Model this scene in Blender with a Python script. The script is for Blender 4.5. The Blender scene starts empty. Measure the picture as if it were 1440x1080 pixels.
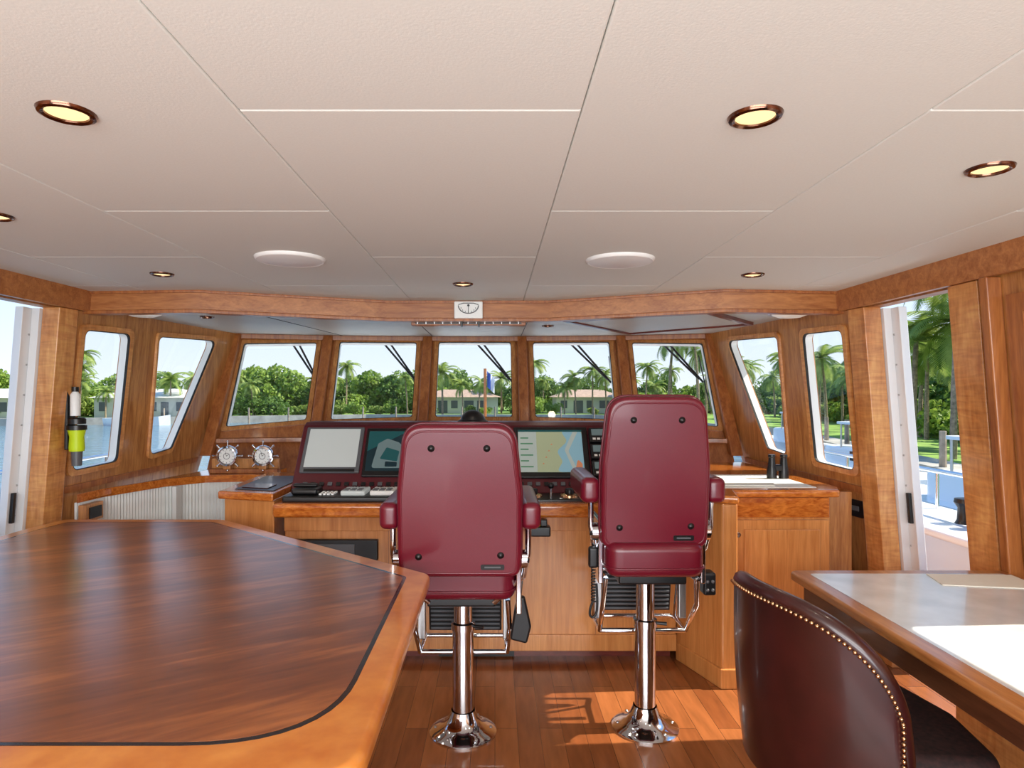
import bpy, bmesh, math, random
from mathutils import Vector, Matrix
random.seed(7)
scene=bpy.context.scene
scene.view_settings.view_transform='Standard'
CX=-0.2
# ------------------------------------------------------------------ materials
def lin(c):
    r=[]
    for v in c[:3]:
        v=v/255.0
        r.append(v/12.92 if v<=0.04045 else ((v+0.055)/1.055)**2.4)
    return (r[0],r[1],r[2],1)
def newmat(name):
    m=bpy.data.materials.new(name); m.use_nodes=True
    return m, m.node_tree.nodes, m.node_tree.links, m.node_tree.nodes['Principled BSDF']
def plain(name,c,rough=.5,metal=0,coat=0,spec=.5,emit=None,estr=0,noise=0,nscale=40,bump=0):
    m,N,L,b=newmat(name)
    b.inputs['Base Color'].default_value=lin(c)
    b.inputs['Roughness'].default_value=rough
    b.inputs['Metallic'].default_value=metal
    b.inputs['Coat Weight'].default_value=coat
    b.inputs['Coat Roughness'].default_value=.08
    b.inputs['Specular IOR Level'].default_value=spec
    if emit:
        b.inputs['Emission Color'].default_value=lin(emit); b.inputs['Emission Strength'].default_value=estr
    if noise or bump:
        tc=N.new('ShaderNodeTexCoord'); n=N.new('ShaderNodeTexNoise'); n.inputs['Scale'].default_value=nscale; n.inputs['Detail'].default_value=4
        L.new(tc.outputs['Object'],n.inputs['Vector'])
        if noise:
            r=N.new('ShaderNodeValToRGB')
            a=lin([max(0,v*(1-noise)) for v in c]); d=lin([min(255,v*(1+noise)) for v in c])
            r.color_ramp.elements[0].position=.3; r.color_ramp.elements[1].position=.7
            r.color_ramp.elements[0].color=a; r.color_ramp.elements[1].color=d
            L.new(n.outputs['Fac'],r.inputs['Fac']); L.new(r.outputs['Color'],b.inputs['Base Color'])
        if bump:
            bm=N.new('ShaderNodeBump'); bm.inputs['Strength'].default_value=bump; bm.inputs['Distance'].default_value=.002
            L.new(n.outputs['Fac'],bm.inputs['Height']); L.new(bm.outputs['Normal'],b.inputs['Normal'])
    return m
def wood(name,c1,c2,scale=(14,14,1.2),rough=.3,coat=.4,fig=0.0,rot=0,dist=1.0,c3=None,lo=.36,hi=.68,crough=.12):
    m,N,L,b=newmat(name)
    tc=N.new('ShaderNodeTexCoord'); mp=N.new('ShaderNodeMapping'); mp.inputs['Scale'].default_value=scale
    mr=N.new('ShaderNodeMapping'); mr.inputs['Rotation'].default_value=(0,0,rot)
    L.new(tc.outputs['Object'],mr.inputs['Vector']); L.new(mr.outputs['Vector'],mp.inputs['Vector'])
    n=N.new('ShaderNodeTexNoise'); n.inputs['Scale'].default_value=1.5; n.inputs['Detail'].default_value=6; n.inputs['Distortion'].default_value=dist
    L.new(mp.outputs['Vector'],n.inputs['Vector'])
    n2=N.new('ShaderNodeTexNoise'); n2.inputs['Scale'].default_value=9; n2.inputs['Detail'].default_value=3
    L.new(mp.outputs['Vector'],n2.inputs['Vector'])
    mx=N.new('ShaderNodeMath'); mx.operation='MULTIPLY_ADD'; mx.inputs[1].default_value=.35
    L.new(n2.outputs['Fac'],mx.inputs[0]); 
    ms=N.new('ShaderNodeMath'); ms.operation='MULTIPLY'; ms.inputs[1].default_value=.7
    L.new(n.outputs['Fac'],ms.inputs[0]); L.new(ms.outputs[0],mx.inputs[2])
    r=N.new('ShaderNodeValToRGB'); e=r.color_ramp.elements
    e[0].position=lo; e[0].color=lin(c1); e[1].position=hi; e[1].color=lin(c2)
    if c3:
        k=e.new(.52); k.color=lin(c3)
    L.new(mx.outputs[0],r.inputs['Fac'])
    out=r.outputs['Color']
    if fig:
        w=N.new('ShaderNodeTexNoise'); w.inputs['Scale'].default_value=6; w.inputs['Detail'].default_value=2; w.inputs['Distortion'].default_value=1.5
        mp2=N.new('ShaderNodeMapping'); mp2.inputs['Scale'].default_value=(.8,.8,5)
        L.new(tc.outputs['Object'],mp2.inputs['Vector']); L.new(mp2.outputs['Vector'],w.inputs['Vector'])
        mixn=N.new('ShaderNodeMixRGB'); mixn.blend_type='OVERLAY'; mixn.inputs[0].default_value=fig
        L.new(out,mixn.inputs[1]); L.new(w.outputs['Fac'],mixn.inputs[2]); out=mixn.outputs[0]
    L.new(out,b.inputs['Base Color'])
    b.inputs['Roughness'].default_value=rough; b.inputs['Coat Weight'].default_value=coat; b.inputs['Coat Roughness'].default_value=crough
    return m
M={}
M['wall']=wood('cherry_wall',(154,94,46),(204,144,82))
M['post']=wood('cherry_post',(136,74,36),(182,114,60),rough=.36,coat=.25)
M['figured']=wood('figured_maple',(184,114,56),(224,162,98),scale=(6,6,1.2),fig=.5)
M['band']=wood('cherry_band',(150,86,42),(192,128,72),scale=(1.5,14,14),rough=.38,coat=.2)
M['console']=wood('console_wood',(182,110,50),(224,156,90),scale=(18,18,1.0),lo=.3,hi=.75)
M['burl']=wood('burl_trim',(160,74,22),(218,132,54),scale=(5,14,14),rough=.15,coat=.7,dist=2.0)
M['dred']=wood('dark_red_trim',(84,30,22),(120,50,38),scale=(3,3,10))
M['tborder']=wood('table_cherry',(194,106,34),(226,148,68),scale=(2,2,2),rough=.28,coat=.5)
M['tfield']=wood('table_mahogany',(88,46,24),(182,110,58),scale=(.7,5.0,3),rough=.3,coat=.4,rot=-.55,dist=.9,c3=(128,70,35),lo=.28,hi=.74,crough=.2)
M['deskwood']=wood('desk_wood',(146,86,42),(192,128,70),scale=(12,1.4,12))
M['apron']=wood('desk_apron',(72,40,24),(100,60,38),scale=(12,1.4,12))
M['black']=plain('black_plastic',(18,18,20),.35)
M['gasket']=plain('window_gasket',(30,28,26),.5)
M['inlay']=plain('ebony_inlay',(22,16,22),.25,coat=.5)
M['grey']=plain('grey_plastic',(90,92,96),.4)
M['chrome']=plain('chrome',(215,216,220),.07,metal=1)
M['steel']=plain('brushed_steel',(190,190,190),.3,metal=1)
M['brass']=plain('brass_nail',(206,166,126),.25,metal=1)
M['bronze']=plain('bronze_ring',(120,85,70),.18,metal=1)
M['ceil']=plain('ceiling_vinyl',(228,231,225),.6,noise=.01,nscale=160,bump=.2)
M['soffit']=plain('soffit_vinyl',(190,190,182),.45,noise=.02,nscale=120)
M['white']=plain('white_gelcoat',(240,242,244),.3,coat=.3)
M['whitep']=plain('white_plastic',(244,246,244),.4)
M['ribs']=plain('ribbed_white',(232,236,234),.5)
M['burg']=plain('burgundy_vinyl',(104,14,34),.32,coat=.2,noise=.05,nscale=300,bump=.12)
M['burgd']=plain('burgundy_dash',(82,14,26),.45,noise=.06,nscale=200,bump=.3)
M['oxblood']=plain('oxblood_leather',(52,18,16),.3,coat=.3,noise=.12,nscale=10,bump=.2)
M['seatfab']=plain('dark_seat_fabric',(44,24,22),.8,noise=.4,nscale=60)
M['marble']=plain('marble_top',(218,224,226),.22,coat=.4,noise=.06,nscale=6)
M['paper']=plain('chart_paper',(238,236,224),.7)
M['lens']=plain('lamp_lens',(120,90,50),.3,emit=(255,226,168),estr=1.3)
M['dome']=plain('lamp_dome',(235,232,222),.3,emit=(255,246,230),estr=.15)
M['green']=plain('safety_green',(200,228,30),.4)
M['yellow']=plain('yellow_plastic',(230,190,30),.4)
M['scr_grey']=plain('display_blank',(166,172,170),.25,emit=(180,184,182),estr=.35)
M['scr_land']=plain('chart_land',(150,160,128),.2,emit=(170,182,150),estr=.3)
M['scr_sea']=plain('chart_sea',(120,160,176),.2,emit=(140,184,200),estr=.32)
M['scr_pale']=plain('chart_list',(160,172,168),.2,emit=(176,192,186),estr=.28)
M['scr_teal']=plain('display_teal',(16,60,62),.2,emit=(30,84,86),estr=.4)
M['scr_dark']=plain('display_dark',(14,34,40),.15,emit=(14,42,50),estr=.4)
M['scr_lit']=plain('display_boat',(90,108,110),.2,emit=(110,130,132),estr=.28)
M['scr_green']=plain('display_green',(70,120,90),.2,emit=(80,130,100),estr=.35)
M['scr_or']=plain('display_orange',(190,124,90),.2,emit=(200,130,90),estr=.3)
M['bark']=plain('palm_bark',(150,130,108),.9,noise=.2,nscale=6)
M['house']=plain('house_wall',(214,206,192),.8)
M['roof']=plain('house_roof',(214,212,206),.7,noise=.05,nscale=2)
M['roof2']=plain('house_roof_tile',(176,148,128),.8,noise=.08,nscale=2)
M['seawall']=plain('seawall_concrete',(168,164,154),.9,noise=.1,nscale=1)
M['piling']=plain('piling_wood',(150,136,120),.9,noise=.15,nscale=3)
M['staff']=plain('varnished_staff',(176,104,50),.3,coat=.5)
M['flagblue']=plain('flag_blue',(60,96,180),.7)
M['flagwhite']=plain('flag_white',(225,228,235),.7)
M['grass']=plain('grass',(120,152,62),.9,noise=.18,nscale=.6)
def leafmat(name,a,b_):
    m,N,L,b=newmat(name)
    oi=N.new('ShaderNodeTexCoord'); n=N.new('ShaderNodeTexNoise'); n.inputs['Scale'].default_value=.9; n.inputs['Detail'].default_value=5
    L.new(oi.outputs['Object'],n.inputs['Vector'])
    r=N.new('ShaderNodeValToRGB'); r.color_ramp.elements[0].position=.35; r.color_ramp.elements[1].position=.65
    r.color_ramp.elements[0].color=lin(a); r.color_ramp.elements[1].color=lin(b_)
    L.new(n.outputs['Fac'],r.inputs['Fac']); L.new(r.outputs['Color'],b.inputs['Base Color']); b.inputs['Roughness'].default_value=.6
    tr=N.new('ShaderNodeBsdfTranslucent'); L.new(r.outputs['Color'],tr.inputs['Color'])
    mx=N.new('ShaderNodeMixShader'); mx.inputs[0].default_value=.35
    L.new(b.outputs[0],mx.inputs[1]); L.new(tr.outputs[0],mx.inputs[2]); L.new(mx.outputs[0],N['Material Output'].inputs['Surface'])
    return m
M['leaf']=leafmat('tree_leaves',(88,122,40),(162,186,80))
M['leaf2']=leafmat('tree_leaves_dark',(66,100,42),(126,156,68))
M['frond']=leafmat('palm_fronds',(94,126,50),(174,188,96))
# glass
m,N,L,b=newmat('window_glass')
tr=N.new('ShaderNodeBsdfTransparent'); tr.inputs[0].default_value=(.97,.98,.98,1)
gl=N.new('ShaderNodeBsdfGlossy'); gl.inputs['Roughness'].default_value=.02
mx=N.new('ShaderNodeMixShader'); mx.inputs[0].default_value=.035
L.new(tr.outputs[0],mx.inputs[1]); L.new(gl.outputs[0],mx.inputs[2]); L.new(mx.outputs[0],N['Material Output'].inputs['Surface'])
M['glass']=m
# floor planks
m,N,L,b=newmat('plank_floor')
tc=N.new('ShaderNodeTexCoord'); mp=N.new('ShaderNodeMapping'); mp.inputs['Rotation'].default_value=(0,0,math.pi/2)
L.new(tc.outputs['Object'],mp.inputs['Vector'])
br=N.new('ShaderNodeTexBrick'); br.inputs['Scale'].default_value=1; br.inputs['Brick Width'].default_value=.9; br.inputs['Row Height'].default_value=.11
br.inputs['Mortar Size'].default_value=.0012; br.inputs['Color1'].default_value=lin((124,68,36)); br.inputs['Color2'].default_value=lin((160,96,54)); br.inputs['Mortar'].default_value=lin((70,38,24))
L.new(mp.outputs['Vector'],br.inputs['Vector'])
n=N.new('ShaderNodeTexNoise'); n.inputs['Scale'].default_value=3; n.inputs['Detail'].default_value=6
mp2=N.new('ShaderNodeMapping'); mp2.inputs['Scale'].default_value=(8,1.2,1); L.new(tc.outputs['Object'],mp2.inputs['Vector']); L.new(mp2.outputs['Vector'],n.inputs['Vector'])
mm=N.new('ShaderNodeMixRGB'); mm.blend_type='OVERLAY'; mm.inputs[0].default_value=.5
L.new(br.outputs['Color'],mm.inputs[1]); L.new(n.outputs['Fac'],mm.inputs[2]); L.new(mm.outputs[0],b.inputs['Base Color'])
b.inputs['Roughness'].default_value=.24; b.inputs['Coat Weight'].default_value=.4
M['floor']=m
# water
m,N,L,b=newmat('canal_water')
b.inputs['Base Color'].default_value=lin((96,128,146)); b.inputs['Roughness'].default_value=.08
tc=N.new('ShaderNodeTexCoord'); n=N.new('ShaderNodeTexNoise'); n.inputs['Scale'].default_value=.6; n.inputs['Detail'].default_value=5
mp=N.new('ShaderNodeMapping'); mp.inputs['Scale'].default_value=(1,2.5,1); L.new(tc.outputs['Object'],mp.inputs['Vector']); L.new(mp.outputs['Vector'],n.inputs['Vector'])
bp=N.new('ShaderNodeBump'); bp.inputs['Strength'].default_value=.5; bp.inputs['Distance'].default_value=.4
L.new(n.outputs['Fac'],bp.inputs['Height']); L.new(bp.outputs['Normal'],b.inputs['Normal'])
M['water']=m
# ------------------------------------------------------------------ helpers
def link(o,parent=None):
    scene.collection.objects.link(o)
    if parent is not None:
        o.parent=parent; o.matrix_parent_inverse=Matrix.Translation(-parent.location)
    return o
def group(name,loc):
    e=bpy.data.objects.new(name,None); e.location=loc; e.empty_display_size=.1
    scene.collection.objects.link(e); return e
def mesh_obj(name,verts,faces,mat,parent=None,smooth=False,bevel=0,seg=3,M4=None):
    me=bpy.data.meshes.new(name)
    if M4 is not None: verts=[M4@Vector(v) for v in verts]
    me.from_pydata([tuple(v) for v in verts],[],faces); me.update()
    bm=bmesh.new(); bm.from_mesh(me); bmesh.ops.recalc_face_normals(bm,faces=bm.faces); bm.to_mesh(me); bm.free()
    me.materials.append(M[mat] if isinstance(mat,str) else mat)
    o=bpy.data.objects.new(name,me); link(o,parent)
    if smooth or bevel: me.polygons.foreach_set('use_smooth',[True]*len(me.polygons))
    if bevel:
        bv=o.modifiers.new('bevel','BEVEL'); bv.width=bevel; bv.segments=seg; bv.limit_method='ANGLE'; bv.angle_limit=math.radians(35)
        wn=o.modifiers.new('wn','WEIGHTED_NORMAL'); wn.keep_sharp=True
    return o
def box(name,x0,x1,y0,y1,z0,z1,mat,parent=None,bevel=0,M4=None,seg=3):
    v=[(x0,y0,z0),(x1,y0,z0),(x1,y1,z0),(x0,y1,z0),(x0,y0,z1),(x1,y0,z1),(x1,y1,z1),(x0,y1,z1)]
    f=[(0,3,2,1),(4,5,6,7),(0,1,5,4),(1,2,6,5),(2,3,7,6),(3,0,4,7)]
    return mesh_obj(name,v,f,mat,parent,bevel=bevel,M4=M4,seg=seg)
def rnd(pts,r,n=6):
    out=[]; k=len(pts)
    for i in range(k):
        p=Vector(pts[i]).to_2d(); a=Vector(pts[i-1]).to_2d(); c=Vector(pts[(i+1)%k]).to_2d()
        ri=r[i] if isinstance(r,(list,tuple)) else r
        if ri<=0: out.append((p.x,p.y)); continue
        d1=(a-p).normalized(); d2=(c-p).normalized()
        ang=d1.angle(d2)
        if ang>3.1: out.append((p.x,p.y)); continue
        t=min(ri/math.tan(ang/2),(a-p).length*.48,(c-p).length*.48)
        p1=p+d1*t; p2=p+d2*t
        for j in range(n+1):
            s=j/n; q=(1-s)**2*p1+2*s*(1-s)*p+s*s*p2
            out.append((q.x,q.y))
    return out
def prism(name,pts,z0,z1,mat,parent=None,bevel=0,M4=None,seg=3):
    n=len(pts)
    v=[(p[0],p[1],z0) for p in pts]+[(p[0],p[1],z1) for p in pts]
    f=[tuple(range(n-1,-1,-1)),tuple(range(n,2*n))]+[(i,(i+1)%n,n+(i+1)%n,n+i) for i in range(n)]
    return mesh_obj(name,v,f,mat,parent,bevel=bevel,M4=M4,seg=seg)
def cyl(name,p0,p1,r0,r1,mat,parent=None,n=28):
    p0=Vector(p0); p1=Vector(p1); d=(p1-p0)
    q=d.to_track_quat('Z','Y').to_matrix().to_4x4(); T=Matrix.Translation(p0)@q; h=d.length
    return lathe(name,[(0,0),(r0,0),(r1,h),(0,h)],T,mat,parent,n,sharp=True)
def lathe(name,prof,T,mat,parent=None,n=32,sharp=False):
    if not isinstance(T,Matrix): T=Matrix.Translation(Vector(T))
    v=[];f=[];k=len(prof)
    for i in range(n):
        a=2*math.pi*i/n
        for r,z in prof: v.append((r*math.cos(a),r*math.sin(a),z))
    for i in range(n):
        for j in range(k-1):
            a=i*k+j;b2=((i+1)%n)*k+j
            f.append((a,b2,b2+1,a+1))
    o=mesh_obj(name,v,f,mat,parent,smooth=True,M4=T)
    me=o.data; bm=bmesh.new(); bm.from_mesh(me); bmesh.ops.remove_doubles(bm,verts=bm.verts,dist=1e-5)
    bmesh.ops.recalc_face_normals(bm,faces=bm.faces)
    for e in bm.edges:
        if len(e.link_faces)==2 and e.calc_face_angle(0)>.7: e.smooth=False
    bm.to_mesh(me); bm.free()
    return o
def tube(name,pts,r,mat,parent=None,cyclic=False,smooth=False):
    cu=bpy.data.curves.new(name,'CURVE'); cu.dimensions='3D'; cu.bevel_depth=r; cu.bevel_resolution=3; cu.use_fill_caps=True
    if smooth:
        s=cu.splines.new('NURBS'); s.points.add(len(pts)-1); s.order_u=3; s.use_endpoint_u=not cyclic
    else:
        s=cu.splines.new('POLY'); s.points.add(len(pts)-1)
    for i,p in enumerate(pts): s.points[i].co=(p[0],p[1],p[2],1)
    s.use_cyclic_u=cyclic
    cu.materials.append(M[mat]); o=bpy.data.objects.new(name,cu); return link(o,parent)
def sphere(name,c,r,mat,parent=None,sz=1,n=20,half=False):
    prof=[]
    for i in range(11):
        a=(0 if half else -math.pi/2)+(math.pi/2 if half else math.pi)*i/10
        prof.append((r*math.cos(a) if i not in((10,) if half else (0,10)) else 0,r*sz*math.sin(a)))
    return lathe(name,prof,c,mat,parent,n)
def filled(name,loops,fmap,w0,w1,mat,parent=None):
    cu=bpy.data.curves.new('t','CURVE'); cu.dimensions='2D'; cu.fill_mode='BOTH'; cu.extrude=.5
    for lp in loops:
        s=cu.splines.new('POLY'); s.points.add(len(lp)-1)
        for i,p in enumerate(lp): s.points[i].co=(p[0],p[1],0,1)
        s.use_cyclic_u=True
    o=bpy.data.objects.new('t',cu); scene.collection.objects.link(o)
    dg=bpy.context.evaluated_depsgraph_get(); me=bpy.data.meshes.new_from_object(o.evaluated_get(dg))
    bpy.data.objects.remove(o); bpy.data.curves.remove(cu)
    bm=bmesh.new(); bm.from_mesh(me); bmesh.ops.remove_doubles(bm,verts=bm.verts,dist=1e-5)
    for v in bm.verts:
        w=w0+(v.co.z+.5)*(w1-w0); v.co=Vector(fmap(v.co.x,v.co.y,w))
    bmesh.ops.recalc_face_normals(bm,faces=bm.faces)
    for fc in bm.faces: fc.smooth=False
    bm.to_mesh(me); bm.free(); me.name=name
    me.materials.clear(); me.materials.append(M[mat])
    ob=bpy.data.objects.new(name,me); return link(ob,parent)
def sbox(name,f,D0,D1,z0,z1,w0,w1,mat,parent=None,bevel=0):
    v=[f(D,z,w) for z in (z0,z1) for D,w in ((D0,w0),(D1,w0),(D1,w1),(D0,w1))]
    return mesh_obj(name,v,[(0,3,2,1),(4,5,6,7),(0,1,5,4),(1,2,6,5),(2,3,7,6),(3,0,4,7)],mat,parent,bevel=bevel)
def offset(poly,d):
    c=Vector((sum(p[0] for p in poly)/len(poly),sum(p[1] for p in poly)/len(poly)))
    hw=max(abs(p[0]-c.x) for p in poly); hh=max(abs(p[1]-c.y) for p in poly)
    return [(c.x+(p[0]-c.x)*(1+d/hw),c.y+(p[1]-c.y)*(1+d/hh)) for p in poly]
wincount=[0]
def window(poly,fmap,r=.05,fm='wall'):
    wincount[0]+=1; nm='window_%d'%wincount[0]
    g=group(nm,fmap(sum(p[0] for p in poly)/4,sum(p[1] for p in poly)/4,0))
    a=rnd(poly,r)
    filled('frame',[offset(a,.032),offset(a,-.004)],fmap,-.018,.012,fm,g)
    filled('gasket',[offset(a,.0),offset(a,-.009)],fmap,-.016,.0,'gasket',g)
    filled('frame_lining',[offset(a,.0),offset(a,-.006)],fmap,.0,.05,'whitep',g)
    filled('pane',[offset(a,-.002)],fmap,.050,.054,'glass',g)
    return a
# ------------------------------------------------------------------ room shell
def hw(D,z): return (2.47-.13*(D-4) if D>3.85 else 2.4895)+.08*(1.65-z)
fL=lambda D,z,w:(CX-hw(D,z)-w,D,z)
fR=lambda D,z,w:(CX+hw(D,z)+w,D,z)
box('floor',-3.1,2.75,-2.2,6.0,-.1,0,'floor')
sidewins=[[(4.80,1.18),(5.06,1.21),(5.56,2.11),(4.80,2.08)],[(4.06,1.15),(4.47,1.17),(4.50,2.07),(4.08,2.06)]]
for nm,f in (('left',fL),('right',fR)):
    outer=[(3.88,0),(5.15,0),(5.42,.9),(5.98,2.24),(5.98,2.3),(3.88,2.3)]
    holes=[window(w,f,fm='figured') for w in sidewins]
    filled('wall_'+nm+'_forward',[outer]+holes,f,0,.06,'wall')
    aft=window([(1.70,1.28),(2.25,1.28),(2.25,1.78),(1.70,1.78)],f,fm='figured')
    filled('wall_'+nm+'_aft',[[(-2.2,0),(3.08,0),(3.08,2.3),(-2.2,2.3)],aft],f,0,.08,'wall')
    sbox('wall_'+nm+'_header',f,3.08,3.88,2.165,2.3,.002,.08,'band')
    sbox('trim_header_'+nm,f,-2.2,4.1,2.17,2.30,-.03,.001,'band')
    sbox('trim_jamb_'+nm,f,3.845,3.99,0,2.169,-.035,.07,'figured',bevel=.006)
    sbox('trim_jamb_aft_'+nm,f,2.93,3.12,0,2.169,-.045,.085,'figured',bevel=.006)
    sbox('trim_post_aft_'+nm,f,2.84,2.89,0,2.169,-.07,.001,'post',bevel=.008)
    filled('trim_panel_'+nm,[[(2.38,.9),(2.80,.9),(2.80,2.08),(2.38,2.08)],[(2.46,.98),(2.72,.98),(2.72,2.0),(2.46,2.0)]],f,-.02,0,'post')
    filled('trim_panel_field_'+nm,[[(2.49,1.01),(2.69,1.01),(2.69,1.97),(2.49,1.97)]],f,-.012,0,'figured')
    filled('trim_sill_'+nm,[[(3.99,1.02),(5.4,1.07),(5.42,1.11),(3.99,1.06)]],f,-.02,0,'post')
    g=group('door_1' if nm=='left' else 'door_2',f(3.6,1.1,.2))
    sbox('door_stile',f,3.83,3.95,.06,2.16,.075,.12,'white',g)
    sbox('door_stile_outer',f,3.76,3.84,.06,2.16,.122,.17,'white',g,bevel=.004)
    if nm=='left':
        sbox('door_leaf_stile',f,3.50,3.58,.06,2.16,.18,.22,'white',g)
        sbox('door_bottom_rail',f,3.42,3.84,.06,.9,.225,.24,'white',g)
    sbox('door_handle',f,3.775,3.80,.88,1.06,.10,.121,'black',g,bevel=.004)
    for k in range(11):
        c=f(3.82,.2+k*.18,.121); sphere('rivet_%d'%k,c,.006,'steel',g,n=8)
# front wall facets
T=[(-2.385,5.96),(-1.585,6.15),(-.65,6.25),(.26,6.25),(1.195,6.15),(1.985,5.96)]
B=[(-2.45,5.5),(-1.60,5.68),(-.66,5.78),(.27,5.78),(1.21,5.68),(2.05,5.5)]
def ffac(i,W):
    def f(u,z,w):
        t=u/W; s=(z-1.1)/1.12
        bx=B[i][0]+(B[i+1][0]-B[i][0])*t; by=B[i][1]+(B[i+1][1]-B[i][1])*t
        tx=T[i][0]+(T[i+1][0]-T[i][0])*t; ty=T[i][1]+(T[i+1][1]-T[i][1])*t
        return (bx+(tx-bx)*s,by+(ty-by)*s+w*.93,z-w*.37)
    return f
zb=[(1.345,1.40),(1.40,1.42),(1.42,1.42),(1.42,1.40),(1.40,1.345)]
zt=[(2.11,2.13),(2.14,2.14),(2.145,2.145),(2.14,2.14),(2.13,2.11)]
for i in range(5):
    W=(Vector(T[i+1])-Vector(T[i])).length; f=ffac(i,W)
    m0=.10 if i>0 else .07; m1=.10 if i<4 else .07
    poly=[(m0,zb[i][0]),(W-m1,zb[i][1]),(W-m1,zt[i][1]),(m0,zt[i][0])]
    h=window(poly,f,r=.025)
    filled('wall_front_%d'%(i+1),[[(0,.9),(W,.9),(W,2.26),(0,2.26)],h],f,0,.06,'post')
    g=group('windshield_wiper',f(W*.7,2.0,.2))
    for k in (0,1):
        tube('arm_%d'%k,[f(W*.53+k*.06,2.19,.16),f(W*.90+k*.03-.03,1.83-k*.03,.13)],.010,'black',g)
    tube('blade',[f(W*.90,2.05,.12),f(W*.92,1.55,.12)],.006,'black',g)
def beam(name,p0,p1,wx,wy,mat):
    p0=Vector(p0);p1=Vector(p1); v=[]
    for p in (p0,p1):
        for sx,sy in((-1,-1),(1,-1),(1,1),(-1,1)): v.append((p.x+sx*wx,p.y+sy*wy,p.z))
    return mesh_obj(name,v,[(0,3,2,1),(4,5,6,7),(0,1,5,4),(1,2,6,5),(2,3,7,6),(3,0,4,7)],mat,bevel=.012)
for i in range(6):
    b0=(B[i][0],B[i][1]-.06,1.12); t0=(T[i][0],T[i][1]-.03,2.22)
    beam('trim_mullion_%d'%(i+1),b0,t0,.045 if 0<i<5 else .05,.04,'post')
# ceiling
box('ceiling',-3.0,2.65,-2.2,6.5,2.325,2.45,'ceil')
cols=[-2.72,-2.22,-1.40,-.59,.2,1.0,1.86,2.36]
cg=group('ceiling_panels',(CX,2,2.31))
for c in range(7):
    ph=1.47 if c in (1,3,5) else 2.285-1.585*1
    ys=[-2.2]+[ph+1.585*k for k in range(-2,4) if -2.1<ph+1.585*k<5]+[5.2]
    for k in range(len(ys)-1):
        y0,y1=ys[k],ys[k+1]
        if y0>4.6: continue
        y1=min(y1,5.2)
        box('panel_%d_%d'%(c,k),cols[c]+.0008,cols[c+1]-.0008,y0+.0008,y1-.0008,2.300,2.324,'ceil',cg,bevel=.006,seg=3)
# cornice
cor=[(-2.74,4.10),(-1.87,4.03),(-.755,4.5),(.37,4.5),(1.44,4.0),(2.28,4.10)]
def strip(name,path,y0,y1,z0,z1,mat,parent=None,bevel=.004):
    v=[];f=[];n=len(path)
    for x,y in path:
        v+=[(x,y+y0,z0),(x,y+y1,z0),(x,y+y1,z1),(x,y+y0,z1)]
    for i in range(n-1):
        for j in range(4):
            a=i*4+j;b2=i*4+(j+1)%4
            f.append((a,b2,b2+4,a+4))
    f.append((0,1,2,3)); e=(n-1)*4; f.append((e+3,e+2,e+1,e))
    return mesh_obj(name,v,f,mat,parent,bevel=bevel)
strip('trim_cornice',cor,0,.05,2.175,2.302,'band')
strip('trim_cornice_lip',cor,-.02,.07,2.155,2.178,'post')
strip('trim_cornice_top',cor,-.012,.0,2.283,2.302,'post')
# soffit
sp=[(-2.74,4.14),(-1.87,4.07),(-.755,4.54),(.37,4.54),(1.44,4.04),(2.28,4.14),(2.05,6.0),(1.195,6.2),(.26,6.3),(-.65,6.3),(-1.585,6.2),(-2.45,6.0)]
prism('ceiling_soffit',sp,2.20,2.26,'soffit')
for i,(a,b2) in enumerate([((-1.7,4.15),(-1.45,6.1)),((-.6,4.6),(-.6,6.2)),((.25,4.6),(.25,6.2))]):
    tube('trim_soffit_seam_%d'%(i+1),[(a[0],a[1],2.199),(b2[0],b2[1],2.199)],.003,'gasket')
g=group('soffit_hatch',(1.3,5.0,2.19))
hp=[(.50,4.72),(1.40,4.20),(2.0,4.95),(1.2,5.75)]
idf=lambda x,y,w:(x,y,w)
filled('frame',[hp,offset(hp,-.05)],idf,2.175,2.2,'dred',g)
filled('panel',[offset(hp,-.045)],idf,2.188,2.2,'soffit',g)
strip('trim_windshield_head',T,-.07,.02,2.155,2.20,'post')
strip('trim_windshield_sill',[(x,y) for x,y in B],-.02,.14,1.22,1.26,'post')
# ------------------------------------------------------------------ ceiling fixtures
def downlight(x,y,z=2.30,r=.062,e=6):
    g=group('recessed_downlight',(x,y,z))
    lathe('ring',[(r*.70,.004),(r*.73,-.006),(r*.84,-.010),(r*.95,-.007),(r,.0),(r,.004)],(x,y,z),'bronze',g)
    lathe('lens',[(0,-.002),(r*.72,-.002)],(x,y,z),'lens',g)
    l=bpy.data.lights.new('bulb','SPOT'); l.energy=e; l.spot_size=2.2; l.spot_blend=.8; l.color=(1,.86,.68); l.shadow_soft_size=.04
    o=bpy.data.objects.new('bulb',l); o.location=(x,y,z-.03); link(o,g); o.matrix_parent_inverse=Matrix.Translation(-g.location)
for x,y in [(-.99,1.48),(.61,1.5),(1.43,1.85),(-1.81,3.48),(1.41,3.5),(-.19,3.8),(-1.83,2.34)]:
    downlight(x,y)
for x,y in [(-2.07,4.6),(.43,5.2)]:
    downlight(x,y,2.20,.05,3)
for x,y in [(-.985,3.08),(.608,3.11)]:
    g=group('ceiling_speaker',(x,y,2.29))
    lathe('grille',[(0,-.016),(.14,-.015),(.15,-.012)],(x,y,2.299),'whitep',g,n=48)
    lathe('rim',[(.148,-.012),(.155,-.014),(.163,-.008),(.166,.004)],(x,y,2.299),'whitep',g,n=48)
for x,y in [(-2.38,4.33),(2.02,4.38)]:
    g=group('dome_light',(x,y,2.18))
    lathe('dome',[(0,-.03),(.07,-.027),(.11,-.012),(.12,0)],(x,y,2.195),'dome',g,n=40)
    lathe('rim',[(.118,-.004),(.14,-.008),(.15,.004)],(x,y,2.195),'steel',g,n=40)
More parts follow.
